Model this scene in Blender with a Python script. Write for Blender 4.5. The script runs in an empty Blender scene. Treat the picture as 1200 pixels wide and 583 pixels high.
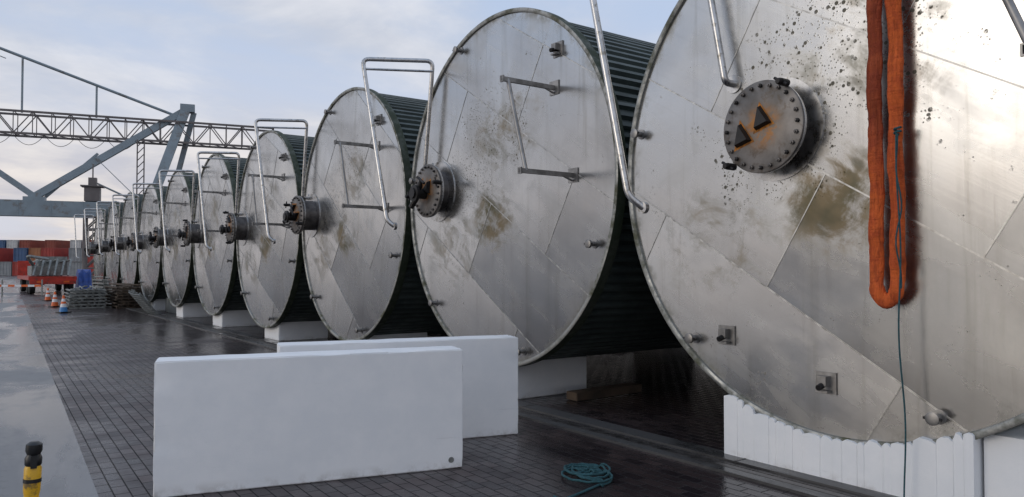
import bpy, bmesh, math, random
from mathutils import Vector, Matrix
random.seed(7)
sc=bpy.context.scene
SA,CA=math.sin(math.radians(35.8)),math.cos(math.radians(35.8))
YAW=-math.radians(35.8)
def W(X,Z,z=0.0):   # survey axes -> quay axes (X into tanks, Y along the row)
    return Vector((CA*X+SA*Z,-SA*X+CA*Z,z))
# ---------------------------------------------------------------- node helpers
class NT:
    def __init__(s,name):
        s.mat=bpy.data.materials.new(name); s.mat.use_nodes=True
        s.t=s.mat.node_tree; s.b=s.t.nodes['Principled BSDF']
    def n(s,ty,**k):
        nd=s.t.nodes.new(ty)
        for a,v in k.items(): setattr(nd,a,v)
        return nd
    def l(s,a,b): s.t.links.new(a,b)
    def val(s,x,sock):
        if hasattr(x,'is_output'): s.l(x,sock)
        else: sock.default_value=x
    def math(s,op,a,b=0.0,c=None,clamp=False):
        m=s.n('ShaderNodeMath',operation=op,use_clamp=clamp); s.val(a,m.inputs[0]); s.val(b,m.inputs[1])
        if c is not None: s.val(c,m.inputs[2])
        return m.outputs[0]
    def mix(s,f,a,b,bt='MIX'):
        m=s.n('ShaderNodeMix',data_type='RGBA',blend_type=bt); s.val(f,m.inputs[0])
        for x,i in((a,6),(b,7)):
            if not hasattr(x,'is_output') and len(x)==3: x=(*x,1)
            s.val(x,m.inputs[i])
        return m.outputs[2]
    def noise(s,vec,scale,detail=4,rough=.55,dist=0):
        m=s.n('ShaderNodeTexNoise'); m.inputs['Scale'].default_value=scale; m.inputs['Detail'].default_value=detail
        m.inputs['Roughness'].default_value=rough; m.inputs['Distortion'].default_value=dist
        if vec is not None: s.l(vec,m.inputs['Vector'])
        return m.outputs['Fac']
    def ramp(s,f,a,b,lo=0.0,hi=1.0):
        m=s.n('ShaderNodeMapRange'); m.interpolation_type='SMOOTHSTEP'; s.val(f,m.inputs[0])
        m.inputs[1].default_value=a; m.inputs[2].default_value=b; m.inputs[3].default_value=lo; m.inputs[4].default_value=hi
        return m.outputs[0]
    def obj(s): return s.n('ShaderNodeTexCoord').outputs['Object']
    def mapping(s,vec,loc=(0,0,0),rot=(0,0,0),scale=(1,1,1)):
        m=s.n('ShaderNodeMapping'); s.l(vec,m.inputs[0]); m.inputs[1].default_value=loc; m.inputs[2].default_value=rot; m.inputs[3].default_value=scale
        return m.outputs[0]
    def bump(s,h,strength,dist,prev=None):
        m=s.n('ShaderNodeBump'); s.l(h,m.inputs['Height']); m.inputs['Strength'].default_value=strength; m.inputs['Distance'].default_value=dist
        if prev is not None: s.l(prev,m.inputs['Normal'])
        s.l(m.outputs[0],s.b.inputs['Normal']); return m.outputs[0]
    def set(s,**k):
        for a,v in k.items(): s.val((*v,1) if isinstance(v,tuple) and len(v)==3 else v,s.b.inputs[a.replace('_',' ')])
def simple(name,col,rough=.5,metal=0.0,var=.25,scale=6,bump=0,dirt=None):
    m=NT(name); o=m.obj(); f=m.noise(o,scale,5)
    c=m.mix(m.ramp(f,.3,.7),tuple(x*(1-var) for x in col),tuple(min(1,x*(1+var)) for x in col))
    if dirt: c=m.mix(m.ramp(m.noise(o,scale*1.7,6,.65),.52,.68),c,dirt)
    m.set(Base_Color=c,Metallic=metal,Roughness=m.ramp(f,.2,.8,max(.05,rough-.1),min(1,rough+.1)))
    if bump: m.bump(m.noise(o,scale*5,4),bump,.01)
    return m.mat
# ---------------------------------------------------------------- materials
def steel_face():
    m=NT('stainless_plate'); o=m.obj()
    rnd=m.n('ShaderNodeObjectInfo').outputs['Random']
    off=m.n('ShaderNodeCombineXYZ'); m.val(m.math('MULTIPLY',rnd,37.0),off.inputs[0])
    def dot(c):
        d=m.n('ShaderNodeVectorMath',operation='DOT_PRODUCT'); m.l(o,d.inputs[0]); d.inputs[1].default_value=c; return d.outputs['Value']
    s=dot((0,-.857,-.515)); n0=dot((0,-.515,.857)); nn=m.math('ADD',n0,.2)
    cv=m.n('ShaderNodeCombineXYZ'); m.l(s,cv.inputs[0]); m.l(nn,cv.inputs[1])
    br=m.n('ShaderNodeTexBrick'); m.l(cv.outputs[0],br.inputs['Vector'])
    br.inputs['Color1'].default_value=(0,0,0,1); br.inputs['Color2'].default_value=(1,1,1,1)
    br.inputs['Scale'].default_value=1; br.inputs['Mortar Size'].default_value=0.0
    br.inputs['Brick Width'].default_value=2.6; br.inputs['Row Height'].default_value=1.05
    plate=br.outputs['Color']
    va=m.n('ShaderNodeVectorMath',operation='ADD'); m.l(o,va.inputs[0]); m.l(off.outputs[0],va.inputs[1]); v=va.outputs[0]
    big=m.noise(v,.6,4,.5,.6); mid=m.noise(v,2.2,6,.6,.4)
    st=m.n('ShaderNodeCombineXYZ'); m.val(m.math('MULTIPLY',s,.7),st.inputs[0]); m.val(m.math('MULTIPLY',nn,22.0),st.inputs[1]); m.val(m.math('MULTIPLY',rnd,9.0),st.inputs[2])
    brush=m.noise(st.outputs[0],1.0,5,.6)
    st2=m.n('ShaderNodeCombineXYZ'); m.val(m.math('MULTIPLY',s,.9),st2.inputs[0]); m.val(m.math('MULTIPLY',nn,2.8),st2.inputs[1]); m.val(m.math('MULTIPLY',rnd,19.0),st2.inputs[2])
    smear=m.noise(st2.outputs[0],1.3,6,.62,.5)
    drip=m.noise(m.mapping(v,scale=(1,8,.45)),1.0,5,.65,.25)
    c=m.mix(plate,(.43,.425,.42),(.52,.515,.505))
    c=m.mix(m.ramp(big,.36,.66,0,.8),c,(.56,.56,.555))
    c=m.mix(m.ramp(mid,.48,.72,0,.3),c,(.34,.33,.315))
    c=m.mix(m.ramp(brush,.5,.78,0,.14),c,(.30,.30,.30))
    c=m.mix(m.ramp(drip,.50,.74,0,.4),c,(.27,.26,.23))
    yz=m.n('ShaderNodeSeparateXYZ'); m.l(o,yz.inputs[0])
    def blob(y,z,ry,rz):
        a=m.math('POWER',m.math('DIVIDE',m.math('SUBTRACT',yz.outputs[1],y),ry),2); b=m.math('POWER',m.math('DIVIDE',m.math('SUBTRACT',yz.outputs[2],z),rz),2)
        return m.ramp(m.math('ADD',a,b),0,1,1,0)
    b1=blob(.05,-.38,.70,.60)
    region=m.math('MAXIMUM',m.math('MULTIPLY',b1,1.15),m.math('MAXIMUM',m.math('MULTIPLY',blob(-.2,.75,1.0,.8),.75),m.math('MULTIPLY',blob(1.1,-.7,.9,.8),.8)))
    dn=m.math('ADD',m.math('MULTIPLY',m.noise(v,2.3,9,.74,.7),.6),m.math('MULTIPLY',smear,.4))
    dirt=m.math('MULTIPLY',m.ramp(m.math('ADD',dn,m.math('MULTIPLY',region,.13)),.55,.70),m.math('ADD',m.math('MULTIPLY',region,.85),.04),clamp=True)
    c=m.mix(m.math('MULTIPLY',dirt,.85),c,m.mix(m.ramp(m.noise(v,3,3),.35,.65),(.085,.070,.015),(.19,.13,.045)))
    lower_shade=m.ramp(m.math('ADD',yz.outputs[2],m.math('MULTIPLY',mid,.8)),-2.0,.6,.30,0)  # painted shade: plate colour darkens toward the bottom, standing in for dark reflections
    c=m.mix(lower_shade,c,(.16,.14,.12))
    vo=m.n('ShaderNodeTexVoronoi'); m.l(v,vo.inputs['Vector']); vo.inputs['Scale'].default_value=38
    vo2=m.n('ShaderNodeTexVoronoi'); m.l(v,vo2.inputs['Vector']); vo2.inputs['Scale'].default_value=19
    rv=m.n('ShaderNodeSeparateColor'); m.l(vo2.outputs['Color'],rv.inputs[0])
    size=m.math('MULTIPLY',rv.outputs[0],.36)
    reg2=m.math('MAXIMUM',blob(-.05,.80,1.1,.85),blob(.55,.15,.9,.75))
    spm=m.ramp(m.math('ADD',m.noise(v,3.4,6,.75),m.math('MULTIPLY',reg2,.20)),.58,.68)
    sp=m.math('MULTIPLY',m.math('MAXIMUM',m.ramp(vo.outputs['Distance'],.14,.34,.8,0),m.ramp(m.math('SUBTRACT',size,vo2.outputs['Distance']),0,.08)),spm)
    c=m.mix(m.math('MULTIPLY',sp,.85),c,(.055,.045,.02))
    r=m.math('SQRT',m.math('ADD',m.math('POWER',yz.outputs[1],2),m.math('POWER',yz.outputs[2],2)))
    edge=m.math('MULTIPLY',m.ramp(r,2.06,2.2),m.ramp(m.noise(v,3.5,6,.7),.46,.66))
    c=m.mix(m.math('MULTIPLY',edge,.6),c,(.13,.125,.09))
    cover=m.math('MAXIMUM',m.math('MULTIPLY',dirt,.8),m.math('MAXIMUM',sp,m.math('MULTIPLY',edge,.6)))
    ro=m.math('ADD',m.ramp(mid,.3,.75,.19,.28),m.math('MULTIPLY',cover,.3))
    ro=m.math('ADD',ro,m.ramp(smear,.42,.7,0,.09))
    m.set(Base_Color=c,Metallic=m.math('SUBTRACT',.97,m.math('MULTIPLY',cover,.45)),Roughness=ro,Specular_IOR_Level=.3)
    g=m.n('ShaderNodeNewGeometry').outputs['Normal']; tv=m.n('ShaderNodeCombineXYZ'); m.l(m.math('MULTIPLY',m.math('SUBTRACT',plate,.58),.10),tv.inputs[2])
    ad=m.n('ShaderNodeVectorMath',operation='ADD'); m.l(g,ad.inputs[0]); m.l(tv.outputs[0],ad.inputs[1]); nr_=m.n('ShaderNodeVectorMath',operation='NORMALIZE'); m.l(ad.outputs[0],nr_.inputs[0])
    p=m.bump(m.noise(v,.8,2,.4),.30,.06,nr_.outputs[0])
    m.bump(m.math('ADD',m.math('MULTIPLY',brush,.5),sp),.10,.004,p)
    return m.mat
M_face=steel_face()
M_pipe=simple('polished_pipe_steel',(.50,.49,.48),.3,1.0,.2,9,dirt=(.28,.26,.22))
M_weld=simple('weld_bead',(.44,.43,.41),.42,1.0,.35,14)
def rim_mat(name,a,b,lo,hi,met):
    m=NT(name); o=m.obj(); f=m.noise(o,4,7,.7); g=m.ramp(f,lo,hi)
    m.set(Base_Color=m.mix(g,a,b),Metallic=m.math('MULTIPLY',m.math('SUBTRACT',1,m.math('MULTIPLY',g,.8)),met),Roughness=m.ramp(f,.3,.6,.4,.8))
    m.bump(m.noise(o,30,4),.3,.01); return m.mat
M_rim=rim_mat('rim_front_steel',(.36,.36,.34),(.10,.10,.06),.44,.64,.95)
M_rims=rim_mat('mossy_rim_side',(.08,.09,.07),(.030,.042,.022),.35,.55,.4)
def clad():
    m=NT('corrugated_cladding'); o=m.obj(); f=m.noise(o,1.4,6,.65); g=m.noise(m.mapping(o,scale=(.4,5,5)),2,5)
    c=m.mix(m.ramp(f,.35,.7),(.050,.066,.063),(.10,.125,.118)); c=m.mix(m.ramp(g,.5,.7,0,.6),c,(.028,.034,.028))
    m.set(Base_Color=c,Metallic=.15,Roughness=m.ramp(g,.3,.7,.42,.65)); return m.mat
M_clad=clad()
M_dark=simple('dark_valve_iron',(.022,.02,.02),.5,.4,.4,14)
def rusty():
    m=NT('stained_cover'); o=m.obj(); f=m.noise(o,9,7,.7,.4); g=m.noise(o,3,4)
    c=m.mix(m.ramp(g,.35,.65),(.13,.122,.115),(.26,.24,.225)); r=m.ramp(f,.50,.66)
    sep=m.n('ShaderNodeSeparateXYZ'); m.l(o,sep.inputs[0])
    rr=m.math('SQRT',m.math('ADD',m.math('POWER',sep.outputs[1],2),m.math('POWER',sep.outputs[2],2)))
    c=m.mix(m.math('MULTIPLY',r,.6),c,(.09,.06,.035))
    c=m.mix(m.math('MULTIPLY',m.ramp(rr,.12,.30,1,0),.35),c,(.22,.15,.09))
    cen=m.math('MULTIPLY',m.ramp(rr,.06,.22,1,0),m.ramp(f,.42,.55)); c=m.mix(m.math('MULTIPLY',cen,.85),c,(.42,.17,.03))
    m.set(Base_Color=c,Metallic=.5,Roughness=.5); m.bump(f,.25,.01); return m.mat
M_cover=rusty()
def foam():
    m=NT('expanded_polystyrene'); o=m.obj()
    v=m.n('ShaderNodeTexVoronoi'); m.l(o,v.inputs['Vector']); v.inputs['Scale'].default_value=130
    f=m.noise(o,3,6,.65); c=m.mix(m.ramp(f,.35,.7),(.82,.83,.84),(.88,.88,.88))
    sep=m.n('ShaderNodeSeparateXYZ'); m.l(o,sep.inputs[0])
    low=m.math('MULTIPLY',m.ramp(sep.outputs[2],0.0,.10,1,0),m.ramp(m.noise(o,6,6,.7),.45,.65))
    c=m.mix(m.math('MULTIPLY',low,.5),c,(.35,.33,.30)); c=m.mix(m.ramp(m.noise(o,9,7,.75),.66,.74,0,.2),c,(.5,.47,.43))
    scf=m.noise(m.mapping(o,rot=(0,.5,0),scale=(1,1,14)),2.2,5,.6,.3); c=m.mix(m.ramp(scf,.66,.74,0,.18),c,(.5,.5,.5))
    m.set(Base_Color=c,Roughness=.75); p=m.bump(v.outputs['Distance'],.12,.004); m.bump(m.noise(o,7,5),.12,.02,p)
    return m.mat
M_foam=foam()
def pavers():
    m=NT('block_paving'); g=m.n('ShaderNodeNewGeometry').outputs['Position']
    b=m.n('ShaderNodeTexBrick'); m.l(m.mapping(g,rot=(0,0,math.radians(91.0))),b.inputs['Vector']); b.inputs['Scale'].default_value=1
    b.inputs['Brick Width'].default_value=.21; b.inputs['Row Height'].default_value=.105; b.inputs['Mortar Size'].default_value=.006; b.inputs['Mortar Smooth'].default_value=.5
    b.inputs['Color1'].default_value=(.026,.019,.021,1); b.inputs['Color2'].default_value=(.080,.056,.053,1); b.inputs['Mortar'].default_value=(.006,.006,.006,1)
    big=m.noise(g,.22,5,.6,.5); mid=m.noise(g,1.3,6,.65); fine=m.noise(g,60,3,.6)
    c=m.mix(m.ramp(big,.35,.65,0,.3),b.outputs['Color'],(.042,.040,.050)); c=m.mix(m.ramp(mid,.5,.7,0,.4),c,(.022,.019,.022)); c=m.mix(m.math('MULTIPLY',b.outputs['Fac'],.8),c,(.005,.005,.006))
    sx=m.n('ShaderNodeSeparateXYZ'); m.l(g,sx.inputs[0]); near=m.ramp(sx.outputs[0],2.0,4.6,0,.10)
    wet=m.ramp(m.math('ADD',m.math('ADD',m.math('MULTIPLY',big,.6),m.math('MULTIPLY',mid,.4)),near),.43,.60)
    c=m.mix(m.math('MULTIPLY',wet,.35),c,(.014,.011,.011))
    m.set(Base_Color=c,Roughness=m.math('ADD',m.math('SUBTRACT',.47,m.math('MULTIPLY',wet,.33)),m.math('MULTIPLY',b.outputs['Fac'],.4)),Specular_IOR_Level=.38)
    h=m.math('SUBTRACT',m.math('ADD',m.math('MULTIPLY',b.outputs['Color'],1.5),m.math('MULTIPLY',fine,.15)),b.outputs['Fac'])
    p=m.bump(h,.75,.010); m.bump(mid,.15,.03,p); return m.mat
M_pav=pavers()
def concrete(name,a,b,w0,w1,scale=1.0,lo=.42,hi=.56):
    m=NT(name); g=m.n('ShaderNodeNewGeometry').outputs['Position']
    big=m.noise(m.mapping(g,scale=(1,.35,1)),.6*scale,6,.6,.4); fine=m.noise(g,9,6,.7)
    c=m.mix(m.ramp(big,.35,.65),a,b); c=m.mix(m.ramp(fine,.5,.7,0,.4),c,tuple(x*.6 for x in a))
    wet=m.ramp(big,lo,hi,1,0)
    c=m.mix(m.math('MULTIPLY',wet,.45),c,tuple(x*.45 for x in a))
    m.set(Base_Color=c,Roughness=m.math('SUBTRACT',w1,m.math('MULTIPLY',wet,w1-w0))); m.bump(fine,.15,.005); return m.mat
M_conc=concrete('quay_concrete',(.10,.10,.107),(.19,.19,.19),.14,.5,1,.44,.58)
M_asph=concrete('yard_asphalt',(.04,.04,.042),(.06,.058,.058),.25,.7,.4)
M_kerb=concrete('rail_concrete',(.05,.048,.047),(.085,.082,.08),.15,.5,2)
M_rail=simple('rail_steel',(.13,.12,.115),.4,.7,.4,8)
M_crane=simple('crane_grey_paint',(.24,.29,.32),.5,0,.12,.6,dirt=(.18,.17,.16))
M_truss=simple('crane_truss_paint',(.15,.13,.125),.6,0,.2,.8)
M_wood=simple('weathered_wood',(.065,.045,.03),.8,0,.4,5,.3)
M_galv=simple('galvanised_steel',(.22,.23,.22),.5,.5,.3,4)
M_rope=simple('teal_rope',(.022,.085,.10),.85,0,.35,60,.6)
M_red=simple('red_vehicle_paint',(.42,.035,.02),.4,0,.25,3,dirt=(.12,.05,.04))
M_tyre=simple('rubber',(.02,.02,.02),.8,0,.3,9)
M_tarp=simple('blue_tarpaulin',(.02,.07,.30),.5,0,.25,4,.3)
M_or=simple('orange_plastic',(.72,.13,.02),.45,0,.15,6)
M_white=simple('reflective_white',(.75,.75,.76),.4,0,.08,6)
M_blue=simple('blue_plastic',(.05,.22,.50),.45,0,.1,6)
M_yel=simple('yellow_paint',(.75,.42,.02),.4,0,.15,12,dirt=(.2,.13,.04))
M_black=simple('black_rubber',(.012,.012,.013),.4,0,.3,12)
M_rust=simple('orange_rust',(.40,.15,.02),.8,0,.5,18,.3,dirt=(.15,.07,.03))
M_galvd=simple('dull_bracket_steel',(.28,.27,.26),.45,.9,.3,8)
def sling():
    m=NT('orange_webbing'); o=m.obj(); f=m.noise(o,7,6,.7)
    fold=m.noise(m.mapping(o,scale=(2,16,2.2)),1.6,5,.6,1.4)
    cr=m.noise(m.mapping(o,scale=(3,4,26)),1.0,3,.6,1.6)
    sep=m.n('ShaderNodeSeparateXYZ'); m.l(o,sep.inputs[0])
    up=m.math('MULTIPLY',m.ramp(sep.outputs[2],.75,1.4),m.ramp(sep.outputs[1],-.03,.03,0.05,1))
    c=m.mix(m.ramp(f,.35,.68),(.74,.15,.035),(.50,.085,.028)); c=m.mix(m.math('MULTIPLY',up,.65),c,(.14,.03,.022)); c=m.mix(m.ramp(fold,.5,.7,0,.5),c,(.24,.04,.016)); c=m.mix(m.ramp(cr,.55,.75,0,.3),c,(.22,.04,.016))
    m.set(Base_Color=c,Roughness=.85,Specular_IOR_Level=.25); p=m.bump(fold,.9,.04); p=m.bump(cr,.6,.02,p); m.bump(m.noise(o,40,5,.7),.5,.01,p); return m.mat
M_sling=sling()
# ---------------------------------------------------------------- mesh builder
class MB:
    def __init__(s): s.v=[];s.f=[];s.m=[]
    def add(s,vs,fs,mi=0):
        o=len(s.v); s.v+=[tuple(x) for x in vs]; s.f+=[[o+i for i in f] for f in fs]; s.m+=[mi]*len(fs)
    def box(s,c,d,mi=0,rot=None):
        vs=[Vector((x*d[0]/2,y*d[1]/2,z*d[2]/2)) for x in(-1,1) for y in(-1,1) for z in(-1,1)]
        if rot is not None: vs=[rot@v for v in vs]
        s.add([v+Vector(c) for v in vs],[(0,1,3,2),(4,6,7,5),(0,4,5,1),(2,3,7,6),(0,2,6,4),(1,5,7,3)],mi)
    def sweep(s,path,r,n=10,mi=0,flat=1.0,up=None):
        P=[Vector(p) for p in path]; N=len(P); R=r if isinstance(r,(list,tuple)) else [r]*N
        F=flat if isinstance(flat,(list,tuple)) else [flat]*N
        T=[]
        for i in range(N):
            a=P[max(0,i-1)];b=P[min(N-1,i+1)]; T.append((b-a).normalized())
        u=Vector(up) if up else Vector((0,0,1))
        if abs(T[0].dot(u))>.95: u=Vector((1,0,0))
        u=(u-T[0]*u.dot(T[0])).normalized(); vs=[]
        for i in range(N):
            u=(u-T[i]*u.dot(T[i])).normalized(); w=T[i].cross(u)
            for k in range(n):
                a=2*math.pi*k/n; vs.append(P[i]+u*math.cos(a)*R[i]*F[i]+w*math.sin(a)*R[i])
        fs=[(i*n+k,i*n+(k+1)%n,(i+1)*n+(k+1)%n,(i+1)*n+k) for i in range(N-1) for k in range(n)]
        fs+= [tuple(range(n))[::-1],tuple((N-1)*n+k for k in range(n))]
        s.add(vs,fs,mi)
    def lathe(s,prof,n=48,c=(0,0,0),mi=0,axis='x',caps=True):
        vs=[]
        for x,r in prof:
            for k in range(n):
                a=2*math.pi*k/n
                vs.append((c[0]+x,c[1]+r*math.cos(a),c[2]+r*math.sin(a)) if axis=='x' else (c[0]+r*math.cos(a),c[1]+r*math.sin(a),c[2]+x))
        fs=[(i*n+k,i*n+(k+1)%n,(i+1)*n+(k+1)%n,(i+1)*n+k) for i in range(len(prof)-1) for k in range(n)]
        if caps: fs+=[tuple(range(n)),tuple((len(prof)-1)*n+k for k in range(n))]
        s.add(vs,fs,mi)
    def mesh(s,name,mats,smooth=40,bevel=0):
        me=bpy.data.meshes.new(name); me.from_pydata(s.v,[],s.f)
        for m in mats: me.materials.append(m)
        for p,i in zip(me.polygons,s.m): p.material_index=i
        bm=bmesh.new(); bm.from_mesh(me); bmesh.ops.recalc_face_normals(bm,faces=bm.faces)
        if bevel: bmesh.ops.bevel(bm,geom=bm.edges[:],offset=bevel,segments=2,affect='EDGES')
        bm.to_mesh(me); bm.free()
        if smooth:
            for p in me.polygons: p.use_smooth=True
            me.set_sharp_from_angle(angle=math.radians(smooth))
        return me
def put(name,me,parent=None,loc=(0,0,0),rot=(0,0,0)):
    o=bpy.data.objects.new(name,me); sc.collection.objects.link(o); o.location=loc; o.rotation_euler=rot
    if parent: o.parent=parent
    return o
def fillet(pts,r,k=5):
    P=[Vector(p) for p in pts]; out=[P[0]]
    for i in range(1,len(P)-1):
        a=(P[i-1]-P[i]); b=(P[i+1]-P[i]); d=min(r,a.length*.45,b.length*.45); A=P[i]+a.normalized()*d; B=P[i]+b.normalized()*d
        for j in range(k+1):
            t=j/k; out.append(A*(1-t)**2+P[i]*2*t*(1-t)+B*t*t)
    out.append(P[-1]); return out
# ---------------------------------------------------------------- ground
def sheet(name,pts,z,mat):
    me=bpy.data.meshes.new(name); me.from_pydata([(x,y,z) for x,y in pts],[],[tuple(range(len(pts)))]); me.materials.append(mat)
    return put(name,me)
sheet('ground',[(-1500,-1500),(1500,-1500),(1500,1500),(-1500,1500)],0,M_asph)
sheet('block_paving',[(-.4,-30),(4.86,-30),(4.86,120),(4.35,120)],.004,M_pav)
sheet('block_paving',[(5.40,-30),(24,-30),(24,120),(5.40,120)],.004,M_pav)
sheet('quay_concrete_road',[(-14,-30),(-.408,-30),(3.9,105),(-14,105)],.008,M_conc)
k=MB()
k.box((4.92,45,.010),(.11,150,.03)); k.box((5.29,45,.010),(.21,150,.03))
k.box((5.04,45,.004),(.07,150,.03),1); k.box((5.15,45,.001),(.05,150,.014),1)
for q in range(38): k.box((5.29,-14+3.0*q,.0262),(.205,.02,.004),1)
put('crane_rail_channel',k.mesh('crane_rail_channel',[M_kerb,M_rail],0))
j=MB()
for y in range(-6,100,6): j.box((-7.2+.016*y,y,.009),(13.2,.025,.004))
put('concrete_joints',j.mesh('concrete_joints',[M_asph],0))
# ---------------------------------------------------------------- tank meshes
R=2.25
def face_mesh():
    b=MB(); n=160
    b.add([(0,0,0)]+[(0,2.21*math.cos(2*math.pi*i/n),2.21*math.sin(2*math.pi*i/n)) for i in range(n)],[(0,i+1,(i+1)%n+1) for i in range(n)],0)
    l=Vector((0,-.857,-.515)); nv=Vector((0,-.515,.857)); ang=math.atan2(l.z,l.y); rot=Matrix.Rotation(ang,3,'X')
    rows=[-1.25,-.2,.85,1.9]
    for nn in rows:
        h=math.sqrt(max(0,2.19**2-nn**2))
        b.box(nv*nn+Vector((-.001,0,0)),(.006,2*h,.012),1,rot)
    edges=[-2.3]+rows+[2.3]
    for i in range(len(edges)-1):
        lo,hi=edges[i],edges[i+1]; rn=math.floor(((lo+hi)/2+.2)/1.05)
        offs=0 if rn%2 else 1.3
        for jx in range(-3,4):
            s0=jx*2.6-offs
            if abs(s0)>2.0: continue
            lim=math.sqrt(2.19**2-s0**2); a=max(lo,-lim); c=min(hi,lim)
            if c-a<.1: continue
            b.box(nv*((a+c)/2)+l*s0+Vector((-.001,0,0)),(.006,.009,c-a),1,rot)
    return b.mesh('end_plate',[M_face,M_weld],0)
FACE=face_mesh()
b=MB(); b.lathe([(0.0,2.195),(-.022,2.2),(-.03,2.215),(-.03,2.243),(-.026,2.25)],160,caps=False); b.lathe([(-.026,2.25),(.10,2.25),(.105,2.16)],160,caps=False,mi=1); RIM=b.mesh('rim',[M_rim,M_rims],40)
b=MB(); pr=[];nr=112
for i in range(nr):
    for q,rr in((0,2.145),(.32,2.145),(.5,2.195),(.82,2.195)): pr.append((2*math.pi*(i+q)/nr,rr))
N=len(pr); xs=[.04,3.0,3.03,6.0,6.03,12]
vs=[(x,(r+(.006 if ix in(2,3) else 0))*math.cos(a),(r+(.006 if ix in(2,3) else 0))*math.sin(a)) for ix,x in enumerate(xs) for a,r in pr]
fs=[(i*N+q,i*N+(q+1)%N,(i+1)*N+(q+1)%N,(i+1)*N+q) for i in range(len(xs)-1) for q in range(N)]+[tuple((len(xs)-1)*N+q for q in range(N))]
b.add(vs,fs); BODY=b.mesh('corrugated_shell',[M_clad],0)
def manhole(p):
    b=MB(); b.lathe([(0,.43),(-.012,.43),(-.014,.30)],48,mi=0); b.lathe([(-.01,.29),(-p+.05,.29)],48,mi=3)
    b.lathe([(-p+.062,.37),(-p+.034,.375),(-p+.030,.37)],48,mi=0); b.lathe([(-p+.026,.37),(-p+.022,.378),(-p,.378),(-p-.004,.37)],48,mi=1)
    for i in range(24):
        a=2*math.pi*i/24; y,z=.335*math.cos(a),.335*math.sin(a)
        b.lathe([(-p-.028,.013),(-p-.026,.017),(-p-.003,.017)],6,(0,y,z),2 if i%3==0 else 3); b.sweep([(-p+.075,y,z),(-p-.04,y,z)],.008,6,3)
    for (cy,cz) in((-.03,.06),(.16,-.06)):
        t0=[(0,.08,-.085),(0,-.07,-.04),(0,.035,.115)]
        vv=[(-p-.006,cy+q[1],cz+q[2]) for q in t0]+[(-p-.06,cy+q[1]*.8,cz+q[2]*.8) for q in t0]
        b.add(vv,[(0,1,2),(3,4,5),(0,1,4,3),(1,2,5,4),(2,0,3,5)],2)
        b.add([(-p-.0055,cy+q[1]*1.35,cz+q[2]*1.3) for q in t0],[(0,1,2)],4)
    for cy,cz in((-.24,.31),(.27,-.30)):
        b.sweep([(-p-.002,cy,cz),(-p-.09,cy,cz)],.03,12,2); b.sweep([(-p-.08,cy-.05,cz-.03),(-p-.08,cy+.06,cz+.04)],.012,8,2); b.lathe([(-p-.13,.02),(-p-.12,.026),(-p-.09,.026)],10,(0,cy,cz),2)
    return b.mesh('manhole',[M_pipe,M_cover,M_dark,M_rail,M_rust],40)
MH1=manhole(.2); MH2=manhole(.32)
b=MB()
b.sweep([(0,0,0),(-.22,0,0)],.075,12); b.lathe([(-.20,.05),(-.19,.12),(-.15,.12),(-.14,.05)],16); b.sweep([(-.12,0,0),(-.12,.0,.2)],.03,8); b.sweep([(-.12,-.1,.2),(-.12,.1,.2)],.018,8); b.sweep([(-.1,0,0),(-.14,.05,-.24)],.04,8)
VALVE=b.mesh('valve',[M_dark],40)
def hoop(pts,low=True):
    b=MB(); P=fillet(pts,.10); b.sweep(P,.031,12)
    b.lathe([(0,.08),(-.015,.08)],20,(pts[0][0],pts[0][1],pts[0][2]))
    if low:
        a=Vector(pts[2])+Vector((0,0,-.15)); c=Vector(pts[3])*.97+Vector(pts[2])*.03+Vector((0,-.04,-.15)); b.sweep([a,c],.018,8)
    e=Vector(pts[-1]); b.lathe([(.02,.05),(-.02,.05)],14,tuple(e))
    return b.mesh('rail_hoop',[M_pipe],40)
def standard_hoop(ym):
    return [(0,ym+.23,.45),(-.12,ym+.20,.45),(-.12,ym-.02,1.95),(-.98,ym+.47,1.95),(-.90,ym-.16,-.36),(-.82,ym-.22,-.44)]
def handle(y1,z1,y2,z2,L=.75):
    b=MB()
    for y,z in((y1,z1),(y2,z2)):
        b.box((-L/2-.004,y,z),(L-.008,.035,.05)); b.box((-.008,y,z),(.012,.16,.16)); b.box((-L+.01,y,z),(.02,.06,.07))
        b.sweep([(-.02,y,z-.06),(-.14,y,z-.02)],.012,6)
    b.sweep([(-L+.09,y1,z1),(-L+.09,y2,z2)],.024,10)
    return b.mesh('standoff_handle',[M_galvd],40)
HAND=handle(-1.19,1.07,-1.52,.03)
HAND1=handle(-1.19,1.25,-1.55,.28,.78)
def nozzles(lst):
    b=MB()
    for y,z,kd in lst:
        if kd==0:
            b.lathe([(0,.05),(-.01,.05),(-.012,.026),(-.08,.026),(-.082,.046),(-.11,.046),(-.115,.03)],16,(0,y,z)); b.sweep([(-.10,y-.06,z),(-.10,y+.06,z)],.010,6,1)
        else:
            b.box((-.008,y,z),(.012,.17,.17)); b.box((-.045,y,z+.02),(.07,.075,.075),0); b.sweep([(-.02,y,z),(-.12,y,z-.03)],.024,10,1); b.box((-.05,y,z-.06),(.06,.10,.018))
    return b.mesh('nozzles',[M_galvd,M_dark],40)
NZ1=nozzles([(1.40,-1.55,0),(1.05,-1.50,1),(.11,-1.80,1),(-.72,-1.93,0),(2.08,.42,0)])
NZ2=nozzles([(-1.26,1.50,1),(-1.87,-.74,0),(1.50,-1.50,0),(.84,1.98,0),(2.1,.3,0),(-.6,-2.0,0)])
cfg=[]
for i in range(10):
    cfg.append(dict(u=3.17+4.64*i,zb=[.30,.385,.32,.26,.30,.33,.30,.36,.33,.3][i]))
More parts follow.
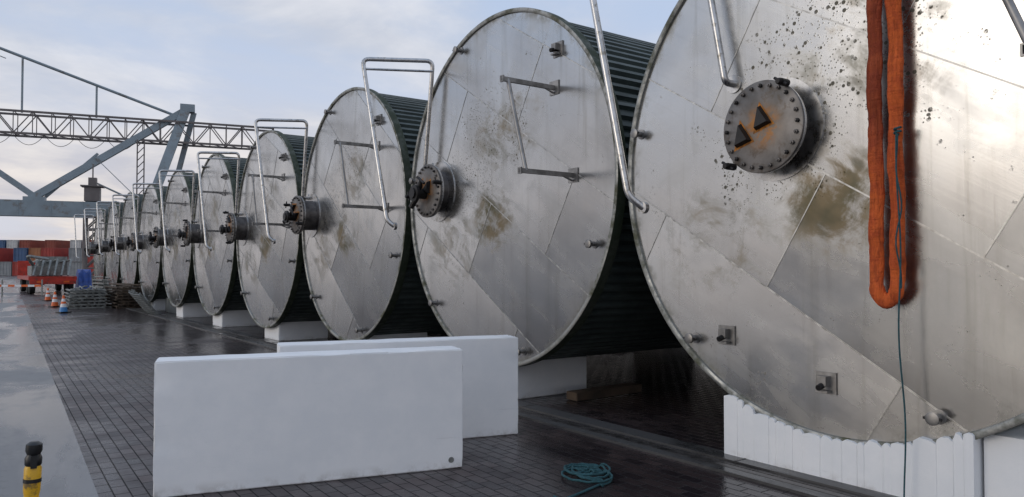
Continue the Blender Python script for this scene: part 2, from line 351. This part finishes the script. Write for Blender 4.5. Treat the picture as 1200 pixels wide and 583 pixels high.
for i,c in enumerate(cfg):
    e=bpy.data.objects.new('storage_tank',None); sc.collection.objects.link(e); e.location=(5.38,c['u'],c['zb']+R)
    e.empty_display_size=.5
    rx=[0,0,.12,-.1,.2,.05,-.15,.3,.1,-.2][i]
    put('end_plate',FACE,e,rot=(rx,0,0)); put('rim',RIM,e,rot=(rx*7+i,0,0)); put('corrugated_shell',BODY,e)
    if i==0:
        put('manhole',MH1,e,(0,.54,.24))
        put('rail_hoop',hoop([(0,.96,.70),(-.12,.96,.70),(-.12,1.22,2.06),(-.98,1.85,2.06),(-.90,1.36,-.30),(-.80,1.28,-.40)]),e)
        put('standoff_handle',HAND1,e); put('nozzles',NZ1,e)
    else:
        ym=1.43 if i==1 else 1.75; p=.2 if i==1 else .32
        put('manhole',MH1 if i==1 else MH2,e,(0,ym,.09),rot=(i*.7,0,0)); put('valve',VALVE,e,(-p,ym+.05,.05),rot=(i*.5,0,0))
        put('rail_hoop',hoop(standard_hoop(ym)),e); put('standoff_handle',HAND,e); put('nozzles',NZ2,e)
# ---------------------------------------------------------------- foam blocks
def foamblock(name,d,loc,rz,bev=.008):
    me=bpy.data.meshes.new(name); bm=bmesh.new(); bmesh.ops.create_cube(bm,size=1)
    for v in bm.verts: v.co=Vector((v.co.x*d[0],v.co.y*d[1],(v.co.z+.5)*d[2]))
    bmesh.ops.bevel(bm,geom=bm.edges[:],offset=bev,segments=2,affect='EDGES')
    bmesh.ops.subdivide_edges(bm,edges=[e for e in bm.edges if e.calc_length()>.2],cuts=14,use_grid_fill=True)
    for v in bm.verts:
        v.co+=Vector((random.uniform(-1,1),random.uniform(-1,1),random.uniform(-1,1) if v.co.z>.05 else 0))*.0012
        on=(abs(abs(v.co.x)-d[0]/2)<.012)+(abs(abs(v.co.y)-d[1]/2)<.012)+(abs(v.co.z-d[2])<.012)
        if on>=2 and random.random()<.12: v.co-=Vector((math.copysign(1,v.co.x)*(abs(v.co.x)>d[0]/2-.012),math.copysign(1,v.co.y),1 if v.co.z>.1 else 0))*random.uniform(.004,.013)
    bm.to_mesh(me); bm.free(); me.materials.append(M_foam)
    for p in me.polygons: p.use_smooth=True
    me.set_sharp_from_angle(angle=math.radians(35))
    return put(name,me,None,loc,(0,0,rz))
RZ=math.radians(-14.7)
f1=foamblock('foam_block',(2.30,.30,.966),W(-1.53,5.88,.006),RZ)
foamblock('foam_block',(2.26,.30,.95),W(-1.045,7.11,.006),RZ)
b=MB(); b.lathe([(0,.022),(.004,.024),(.006,.016),(.003,.012),(.003,.002)],20); put('plug',b.mesh('plug',[M_galv],40),f1,(1.05,-.156,.07),(0,0,math.pi/2))
for i,c in enumerate(cfg):
    if i==0: continue
    foamblock('foam_tank_support',(1.15,.95,.47),(6.05,c['u']+(.12 if i==1 else -.15)+random.uniform(-.05,.05),.006),random.uniform(-.03,.03),.012)
    foamblock('foam_tank_support',(1.1,.95,.46),(13.5,c['u'],.006),0,.012)
def cradle(name,u0,u1,vf,vb,jag,top):
    c=cfg[0]; prof=[]
    u=u1
    while u<=u0+1e-6:
        d=u-c['u']; arc=c['zb']+R-math.sqrt((R-.012)**2-d*d)
        z=min(top,arc)-.01
        if jag:
            z+=.035; h=random.uniform(.015,.05); w=random.uniform(.05,.16)
            prof+=[(u,z-h*.4),(u+w*.25,z+h*.1),(u+w*.7,z+h*random.uniform(.0,.45)),(u+w*.9,z-h*.3),(u+w*.96,z-h*.5)]; u+=w
        else: prof.append((u,z)); u+=.04
    prof=[(a,max(.1,z)) for a,z in prof if a<u0]; prof.append((u0,prof[-1][1]))
    vs=[];m=len(prof)
    for v_ in (vf,vb):
        jit=[(random.uniform(-.006,.006) if jag and 0<i<m-1 else 0) for i in range(m)]
        vs+=[(v_+jit[i],u,z) for i,(u,z) in enumerate(prof)]+[(v_,u,.006) for u,z in prof]
    fs=[]
    for i in range(m-1):
        fs+=[(i,i+1,m+i+1,m+i),(2*m+i,3*m+i,3*m+i+1,2*m+i+1),(i,2*m+i,2*m+i+1,i+1),(m+i,m+i+1,3*m+i+1,3*m+i)]
    fs+=[(0,m,3*m,2*m),(m-1,3*m-1,4*m-1,2*m-1)]
    b=MB(); b.add(vs,fs); return put(name,b.mesh(name,[M_foam],25))
cradle('foam_tank_cradle',4.22,2.215,5.325,6.6,.05,.56)
cradle('foam_tank_cradle',2.195,1.1,5.43,6.6,.0,.56)
b=MB(); b.box((0,0,.055),(1.15,.2,.10)); put('wooden_plank',b.mesh('wooden_plank',[M_wood],0,.006),None,(6.55,7.05,.006),(0,0,.03))
# ---------------------------------------------------------------- sling
b=MB(); uo=2.775; Y=.074; zt=2.95; zb=.12; NS=70
path=[]
for i in range(NS):
    z=zt+(zb-zt)*i/NS; path.append((-.02+.008*math.sin(i*.5),Y+.005*math.sin(i*.21),z))
for i in range(0,17):
    a=math.pi*i/16; path.append((-.03,Y*math.cos(a),zb-.11*math.sin(a)))
for i in range(1,NS+1):
    z=zb+(zt-zb)*i/NS; path.append((-.02+.008*math.sin(i*.45+1),-Y+.005*math.sin(i*.23+2),z))
rad=[.054*(1+.05*math.sin(i*.43)+.04*math.sin(i*1.07)+random.uniform(-.04,.04)) for i in range(len(path))]
fl=[.58+.10*math.sin(i*.37)+random.uniform(-.05,.05) for i in range(len(path))]
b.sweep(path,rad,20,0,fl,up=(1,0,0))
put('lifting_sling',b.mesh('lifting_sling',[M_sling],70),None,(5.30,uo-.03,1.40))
b=MB(); b.sweep([(0,0,0),(-.20,0,.02)],.05,14); b.lathe([(0,.10),(-.02,.10)],20); b.lathe([(-.18,.09),(-.20,.09)],20); put('sling_trunnion',b.mesh('sling_trunnion',[M_pipe],40),bpy.data.objects['storage_tank'],(0,uo-3.20,1.80))
b=MB(); P=[]
for i in range(40):
    t=i/39; P.append((5.21+.012*math.sin(t*9),uo-.14+.010*math.sin(t*14)-.03*t,2.60-(2.56)*t))
P+= [(5.19-.3*t+.05*math.sin(6*t),uo-.17-.5*t+.12*math.sin(5*t),.042) for t in [.05,.15,.3,.45,.6,.8,1]]
b.sweep(P,.006,8)
b.sweep([(5.23+.02*math.cos(a),uo-.14+.02*math.sin(a),2.58+.004*a) for a in [x*.5 for x in range(26)]],.008,8)
b.sweep([(5.21+.015*math.sin(t*.9),uo-.15+.015*math.sin(t*.6),2.58-t*.06) for t in range(19)],.006,8)
put('rope',b.mesh('rope',[M_rope],60))
b=MB(); P=[]; c0=W(.60,5.92)
for i in range(300):
    a=i*.14; rr=.10+.055*math.sin(i*.031)+.035*math.sin(i*.083+1); P.append((c0.x+rr*1.1*math.cos(a)+.06*math.sin(i*.021),c0.y+rr*1.3*math.sin(a)+.10*math.sin(i*.017),.018+.007*(i%45)/12+.006*math.sin(i*.7)**2))
b.sweep(P,.009,7)
q=P[-1]; b.sweep([q]+[(q[0]-.02-.55*t+.10*math.sin(t*7),q[1]-.05+.1*t+.09*math.sin(t*5+1)-.09*math.sin(1),.016) for t in [x/14 for x in range(1,15)]],.009,7)
q=P[0]; b.sweep([q]+[(q[0]+.05-.3*t+.05*math.sin(t*6),q[1]-.35*t+.05*math.sin(t*8),.016) for t in [x/12 for x in range(1,13)]],.009,7)
put('rope',b.mesh('rope_coil',[M_rope],60))
# ---------------------------------------------------------------- yellow post near camera
b=MB(); b.lathe([(0,.14),(.02,.14),(.035,.05),(.05,.032),(.60,.032),(.64,.028),(.72,.026),(.74,.030),(.83,.031),(.84,.026)],28,axis='z',mi=0)
b.lathe([(.838,.024),(.845,.030),(.87,.031),(.885,.024),(.90,.030),(.925,.029),(.935,.016)],24,axis='z',mi=1); b.lathe([(.775,.0325),(.79,.0325)],24,axis='z',mi=1); b.box((.0,-.028,.86),(.022,.02,.05),1)
put('barrier_post',b.mesh('barrier_post',[M_yel,M_black],40),None,W(-1.95,3.0,.012),(.0,math.radians(2),0))
# ---------------------------------------------------------------- cones
def cone(X,Z,lowmat):
    b=MB(); b.box((0,0,.02),(.36,.36,.04),1)
    def rr(z): return .14+(.03-.14)*(z-.04)/.58
    for z0,z1,mi in((.04,.20,2),(.20,.32,3),(.32,.40,0),(.40,.50,3),(.50,.62,0)): b.lathe([(z0,rr(z0)),(z1,rr(z1))],20,axis='z',mi=mi)
    put('traffic_cone',b.mesh('traffic_cone',[M_or,M_black,lowmat,M_white],40),None,W(X,Z,.012),(0,0,.4))
cone(-16.05,26.7,M_blue); cone(-18.75,30.6,M_or); cone(-22.4,36.0,M_or)
# ---------------------------------------------------------------- stacked timber/steel
def framestack(name,X,Z,w,l,h,mat,rz=0,layers=6):
    b=MB()
    for k_ in range(layers):
        z=.03+h*k_/layers; t=h/layers*.45
        for q in range(3): b.box((random.uniform(-.05,.05),-l/2+l*q/2,z),(w*random.uniform(.92,1.05),.09,t))
        for q in range(7):
            b.box((-w/2+w*q/6+random.uniform(-.04,.04),random.uniform(-.12,.12),z+t),(.07,l*random.uniform(.9,1.12),t*.8),0,Matrix.Rotation(random.uniform(-.03,.03),3,'Z'))
    for q in range(5):
        b.sweep([(random.uniform(-w/2,w/2),-l/2-.2,h+.03),(random.uniform(-w/2,w/2),l/2+.2,h+.08)],.03,8)
    put(name,b.mesh(name,[mat],0),None,W(X,Z,.01),(0,0,rz))
framestack('pallet_stack',-17.3,30.2,1.2,2.0,.75,M_galv,0,6)
framestack('timber_stack',-15.7,30.6,1.3,2.2,.85,M_wood,.05,7)
framestack('timber_stack',-18.3,36.2,1.3,2.4,1.0,M_wood,.05,7)
framestack('pallet_stack',-20.2,38.0,1.6,2.2,1.05,M_galv,.1,6)
framestack('timber_stack',-21.5,42.0,1.6,2.6,1.1,M_wood,.1,6)
framestack('pallet_stack',-23.6,44.5,1.5,2.4,1.0,M_galv,.0,6)
for X,Z in((-12.6,26.2),(-13.5,27.7),(-14.2,29.2)):
    b=MB(); rot=Matrix.Rotation(math.radians(-38),3,'Y')
    for q in range(4): b.box(rot@Vector((0,-.75+.5*q,.45)),(.05,.08,1.0),0,rot)
    for q in range(9): b.box(rot@Vector((-.045,0,.04+.105*q)),(.025,1.6,.06),0,rot)
    b.box((.62,0,.25),(.06,1.4,.5))
    put('leaning_pallet',b.mesh('leaning_pallet',[M_galv],0),None,W(X,Z,.012),(0,0,random.uniform(-.1,.1)))
# ---------------------------------------------------------------- flatbed trailer with steel load
e=bpy.data.objects.new('flatbed_trailer',None); sc.collection.objects.link(e); e.location=W(-27.7,45,.01); e.rotation_euler=(0,0,.03)
b=MB(); b.box((0,4,.95),(2.5,8,.22)); b.box((0,.0,.72),(2.4,.12,.24)); b.box((-.5,4,.7),(.15,7.6,.3)); b.box((.5,4,.7),(.15,7.6,.3)); b.box((0,8.1,1.5),(2.5,.1,1.1)); put('bed',b.mesh('bed',[M_red],0),e)
b=MB()
for x in(-1.0,1.0):
    for y in(1.0,2.2,6.6): b.lathe([(-.15,.3),(-.16,.42),(-.12,.48),(.12,.48),(.16,.42),(.15,.3)],24,(x,y,.48))
put('wheels',b.mesh('wheels',[M_tyre],40),e)
b=MB()
for k_ in range(6):
    x0=-1.0+.36*k_
    b.sweep([(x0,.2,1.1),(x0+.25,1.0,2.0+.1*(k_%2)),(x0+.3,6,1.9)],.06,8)
b.box((-.3,2.0,1.4),(1.5,2.6,.6)); b.box((.3,4.0,1.7),(1.6,1.8,1.2)); b.sweep(fillet([(-.9,1.5,1.7),(-1.3,.6,2.3),(-.2,.4,2.1)],.2),.09,8)
put('steel_load',b.mesh('steel_load',[M_galv],0),e)
b=MB(); b.box((-.7,-.07,.74),(.3,.02,.1)); b.box((.7,-.07,.74),(.3,.02,.1)); put('tail_lights',b.mesh('tail_lights',[M_or],0),e)
b=MB()
for x in(-4.5,-2.2,.1): b.box((x,0,.45),(.06,.06,.9),1)
for q in range(12): b.box((-4.3+.38*q,-.045,.55),(.37,.02,.12),0 if q%2 else 2)
put('safety_barrier',b.mesh('safety_barrier',[M_or,M_galv,M_white],0),None,W(-27.2,43.0,.012),(0,0,YAW))
me=bpy.data.meshes.new('tarpaulin_covered_load'); bm=bmesh.new(); bmesh.ops.create_grid(bm,x_segments=24,y_segments=24,size=1)
for v in bm.verts:
    x,y=v.co.x,v.co.y; r=max(abs(x),abs(y)); h=1.35 if r<.62 else 1.35*(1-(r-.62)/.38)**.8 if r<1 else 0
    v.co=Vector((x*.62*(1 if r<.62 else .62/r+.1*(r-.62)),y*1.1,max(0.0,h+.12*math.sin(x*9+y*5)*(1 if r<.9 else 0))))
bm.to_mesh(me); bm.free(); me.materials.append(M_tarp); put('tarpaulin_covered_load',me,None,W(-29.6,51.5,.01))
# ---------------------------------------------------------------- containers
cols=[((.34,.04,.03),'red'),((.24,.05,.03),'maroon'),((.05,.10,.20),'blue'),((.24,.25,.26),'grey'),((.35,.14,.06),'rust'),((.06,.14,.12),'green'),((.5,.5,.49),'white')]
def cont_mesh(nm,mat):
    b=MB(); w,l,h=2.44,12.19,2.59
    b.box((0,0,h/2),(w-.12,l-.12,h-.1))
    for x in(-1,1):
        for y in(-1,1): b.box((x*(w/2-.05),y*(l/2-.05),h/2),(.1,.1,h))
        for z in(.08,h-.06): b.box((x*(w/2-.052),0,z),(.096,l-.2,.12))
        for q in range(40): b.box((x*(w/2-.05),-l/2+.3+q*.295,h/2),(.05,.14,h-.3))
    for y in(-1,1):
        for z in(.08,h-.06): b.box((0,y*(l/2-.052),z),(w-.2,.096,.12))
        for q in range(-3,4,2): b.box((q*.3,y*(l/2-.04),h/2),(.05,.05,h-.3))
    return b.mesh('container_'+nm,[mat],0)
CM=[cont_mesh(n,simple('container_paint_'+n,c,.55,0,.15,1)) for c,n in cols]
rng=random.Random(3)
for iX in range(24):
    X=-126+iX*2.62; hmax=2 if rng.random()<.85 else 1
    for lv in range(hmax):
        put('shipping_container',CM[rng.choice([0,0,1,2,3,4,6,5,3,0])],None,W(X+rng.uniform(-.05,.05),145+rng.uniform(0,.6),.01+lv*2.6),(0,0,YAW))
for iX in range(24):
    for lv in range(2 if rng.random()<.4 else 3):
        put('shipping_container',CM[rng.choice([0,1,2,3,6,1,3])],None,W(-146+iX*2.9,176,.01+lv*2.6),(0,0,YAW))
# ---------------------------------------------------------------- harbour crane
ce=bpy.data.objects.new('harbour_crane',None); sc.collection.objects.link(ce); O=W(-55,80); ce.location=O; ce.rotation_euler=(0,0,YAW+math.atan2(.385,.923))
b=MB(); z0,z1=16.2,18.6; xs=[-26+1.8*i for i in range(31)]
for y in(0,2.2):
    for z in(z0,z1): b.box((xs[0]/2+xs[-1]/2,y,z),(xs[-1]-xs[0],.22,.22))
    for i,x in enumerate(xs):
        b.sweep([(x,y,z0),(x,y,z1)],.05,6)
        if i<len(xs)-1: b.sweep([(x,y,z0 if i%2 else z1),(xs[i+1],y,z1 if i%2 else z0)],.06,6)
for i,x in enumerate(xs):
    for z in(z0,z1): b.sweep([(x,0,z),(x,2.2,z)],.05,6)
    if i<len(xs)-1: b.sweep([(x,0,z0),(xs[i+1],2.2,z0)],.045,6)
put('lattice_boom',b.mesh('lattice_boom',[M_truss],0),ce)
b=MB()
for i in range(9):
    xa=-14+3.0*i; b.sweep([(xa+3.0*t,-.3,z0-.1-1.2*4*t*(1-t)) for t in [q/10 for q in range(11)]],.03,5)
put('festoon_cable',b.mesh('festoon_cable',[M_black],0),ce)
def beam(b,p,q,w,h):
    p,q=Vector(p),Vector(q); d=q-p; x=d.normalized(); y=Vector((0,1,0)); z=x.cross(y).normalized(); y=z.cross(x)
    rot=Matrix((x,y,z)).transposed(); b.box((p+q)/2,(d.length,w,h),0,rot)
b=MB()
b.box((-6,-1.6,7.9),(39.5,1.4,1.7))
for i in range(14): b.box((-25+3*i,-2.32,7.9),(.12,.05,1.72))
beam(b,(3.0,-1.6,8.9),(18.4,1,20.4),.7,.75); beam(b,(14.6,-1.6,8.8),(18.2,1.0,20.6),.9,1.0); beam(b,(16.4,2.2,8.8),(19.0,1.2,20.0),.6,.6)
beam(b,(3.8,-1.6,8.9),(-7,-1.6,17),.6,.6); b.box((18.3,1.0,20.4),(1.6,1.2,.9)); beam(b,(4,-1.0,8.9),(9,1,14.5),.25,.25)
b.box((3.4,-1.6,8.9),(2.0,1.2,.5))
put('frame',b.mesh('frame',[M_crane],0),ce)
b=MB(); b.sweep([(-26,1,34.3),(17.5,1,19.3)],.16,8); b.sweep([(-26,1.2,33.9),(0,1.2,24.5)],.05,6)
for x in(1.6,8.8,-8,-16): b.sweep([(x,1,25.3-.345*x),(x,1,18.6)],.11,8)
b.sweep([(8.8,1,11.2),(13.6,-1,8.8)],.1,6)
b.sweep([(8.8,-1,14),(13.6,-1.6,9)],.04,6)
put('stays',b.mesh('stays',[M_crane],0),ce)
b=MB()
for x in (13.2,13.9): b.sweep([(x,-1.6,8.7),(x,-1.6,16)],.07,6)
for i in range(9): b.sweep([(13.2,-1.6,8.8+.8*i),(13.9,-1.6,9.6+.8*i)],.05,6)
for x in(8.2,9.5,-14,-12.7):
    for y in(-2.4,-.9): b.sweep([(x,y,0),(x,y,7.06)],.16,6)
for x0 in(8.2,-14):
    for i in range(5):
        for y in(-2.4,-.9): b.sweep([(x0,y,.1+1.4*i),(x0+1.3,y,1.5+1.4*i)],.08,6); b.sweep([(x0,y,1.5+1.4*i),(x0+1.3,y,1.5+1.4*i)],.08,6)
b.box((8.85,-1.6,9.6),(1.5,1.4,1.5)); b.box((8.85,-1.6,10.5),(2.2,1.8,.15)); b.box((8.85,-1.6,11.0),(.8,.8,.9)); b.sweep([(8.85,-1.6,11.4),(8.85,-1.6,13.0)],.07,6)
b.box((8.85,-1.65,.35),(2.6,2.6,.7)); b.box((-13.3,-1.65,.35),(2.6,2.6,.7))
put('support_towers',b.mesh('support_towers',[M_truss],0),ce)
# ---------------------------------------------------------------- world
w=bpy.data.worlds.new('World'); sc.world=w; w.use_nodes=True; t=w.node_tree; t.nodes.clear()
class WN(NT):
    def __init__(s): s.t=t
m=WN(); out=m.n('ShaderNodeOutputWorld'); bg=m.n('ShaderNodeBackground'); m.l(bg.outputs[0],out.inputs[0])
SD=Vector((-.93,.22,.24)).normalized(); el=math.asin(SD.z)
sky=m.n('ShaderNodeTexSky'); sky.sky_type='NISHITA'; sky.sun_disc=False; sky.sun_elevation=el; sky.sun_rotation=math.atan2(SD.x,SD.y); sky.dust_density=2.0
tc=m.n('ShaderNodeTexCoord').outputs['Generated']
sep=m.n('ShaderNodeSeparateXYZ'); m.l(tc,sep.inputs[0]); z=sep.outputs[2]
dz=m.math('ADD',m.math('MAXIMUM',z,0),.16)
cx=m.n('ShaderNodeCombineXYZ'); m.l(m.math('DIVIDE',sep.outputs[0],dz),cx.inputs[0]); m.l(m.math('DIVIDE',sep.outputs[1],dz),cx.inputs[1])
n1=m.noise(m.mapping(cx.outputs[0],loc=(3.1,.7,0),rot=(0,0,.4),scale=(.75,1,1)),.75,6,.55,.4); n2=m.noise(m.mapping(cx.outputs[0],loc=(1.0,5,0)),1.5,6,.58,.3)
mask=m.ramp(m.math('ADD',m.math('MULTIPLY',n1,.7),m.math('MULTIPLY',n2,.3)),.40,.58)
shade=m.ramp(n2,.36,.66)
hi=m.mix(shade,(5.3,5.7,6.6),(7.2,7.4,8.0))
warm=m.mix(shade,(5.7,5.5,5.9),(8.6,7.8,7.1))
cl=m.mix(m.ramp(z,.02,.26,1,0),hi,warm)
blue=m.mix(m.ramp(z,0,.45),(6.8,6.9,7.7),(4.6,5.9,8.2))
clear=m.mix(.10,blue,sky.outputs[0])
c=m.mix(mask,clear,cl)
d=m.n('ShaderNodeVectorMath',operation='DOT_PRODUCT'); m.l(tc,d.inputs[0]); d.inputs[1].default_value=SD
glow=m.math('POWER',m.math('MAXIMUM',d.outputs['Value'],0.0),26.0)
c=m.mix(m.math('MULTIPLY',glow,.42),c,(10,9.0,7.8))
m.l(c,bg.inputs[0]); bg.inputs[1].default_value=.105
sl_=bpy.data.lights.new('sun','SUN'); sl_.energy=.5; sl_.angle=math.radians(25); sl_.color=(1,.92,.82)
so=bpy.data.objects.new('sun',sl_); sc.collection.objects.link(so); so.rotation_euler=SD.to_track_quat('Z','Y').to_euler()
cd=bpy.data.cameras.new('camera'); co=bpy.data.objects.new('camera',cd); sc.collection.objects.link(co)
cd.sensor_width=36; cd.lens=36*873/1200; cd.clip_end=4000; cd.clip_start=.05
co.location=(0,0,1.65); co.rotation_euler=(math.radians(90+1.41),0,YAW); sc.camera=co
sc.view_settings.view_transform='Standard'; sc.view_settings.look='None'; sc.view_settings.exposure=0
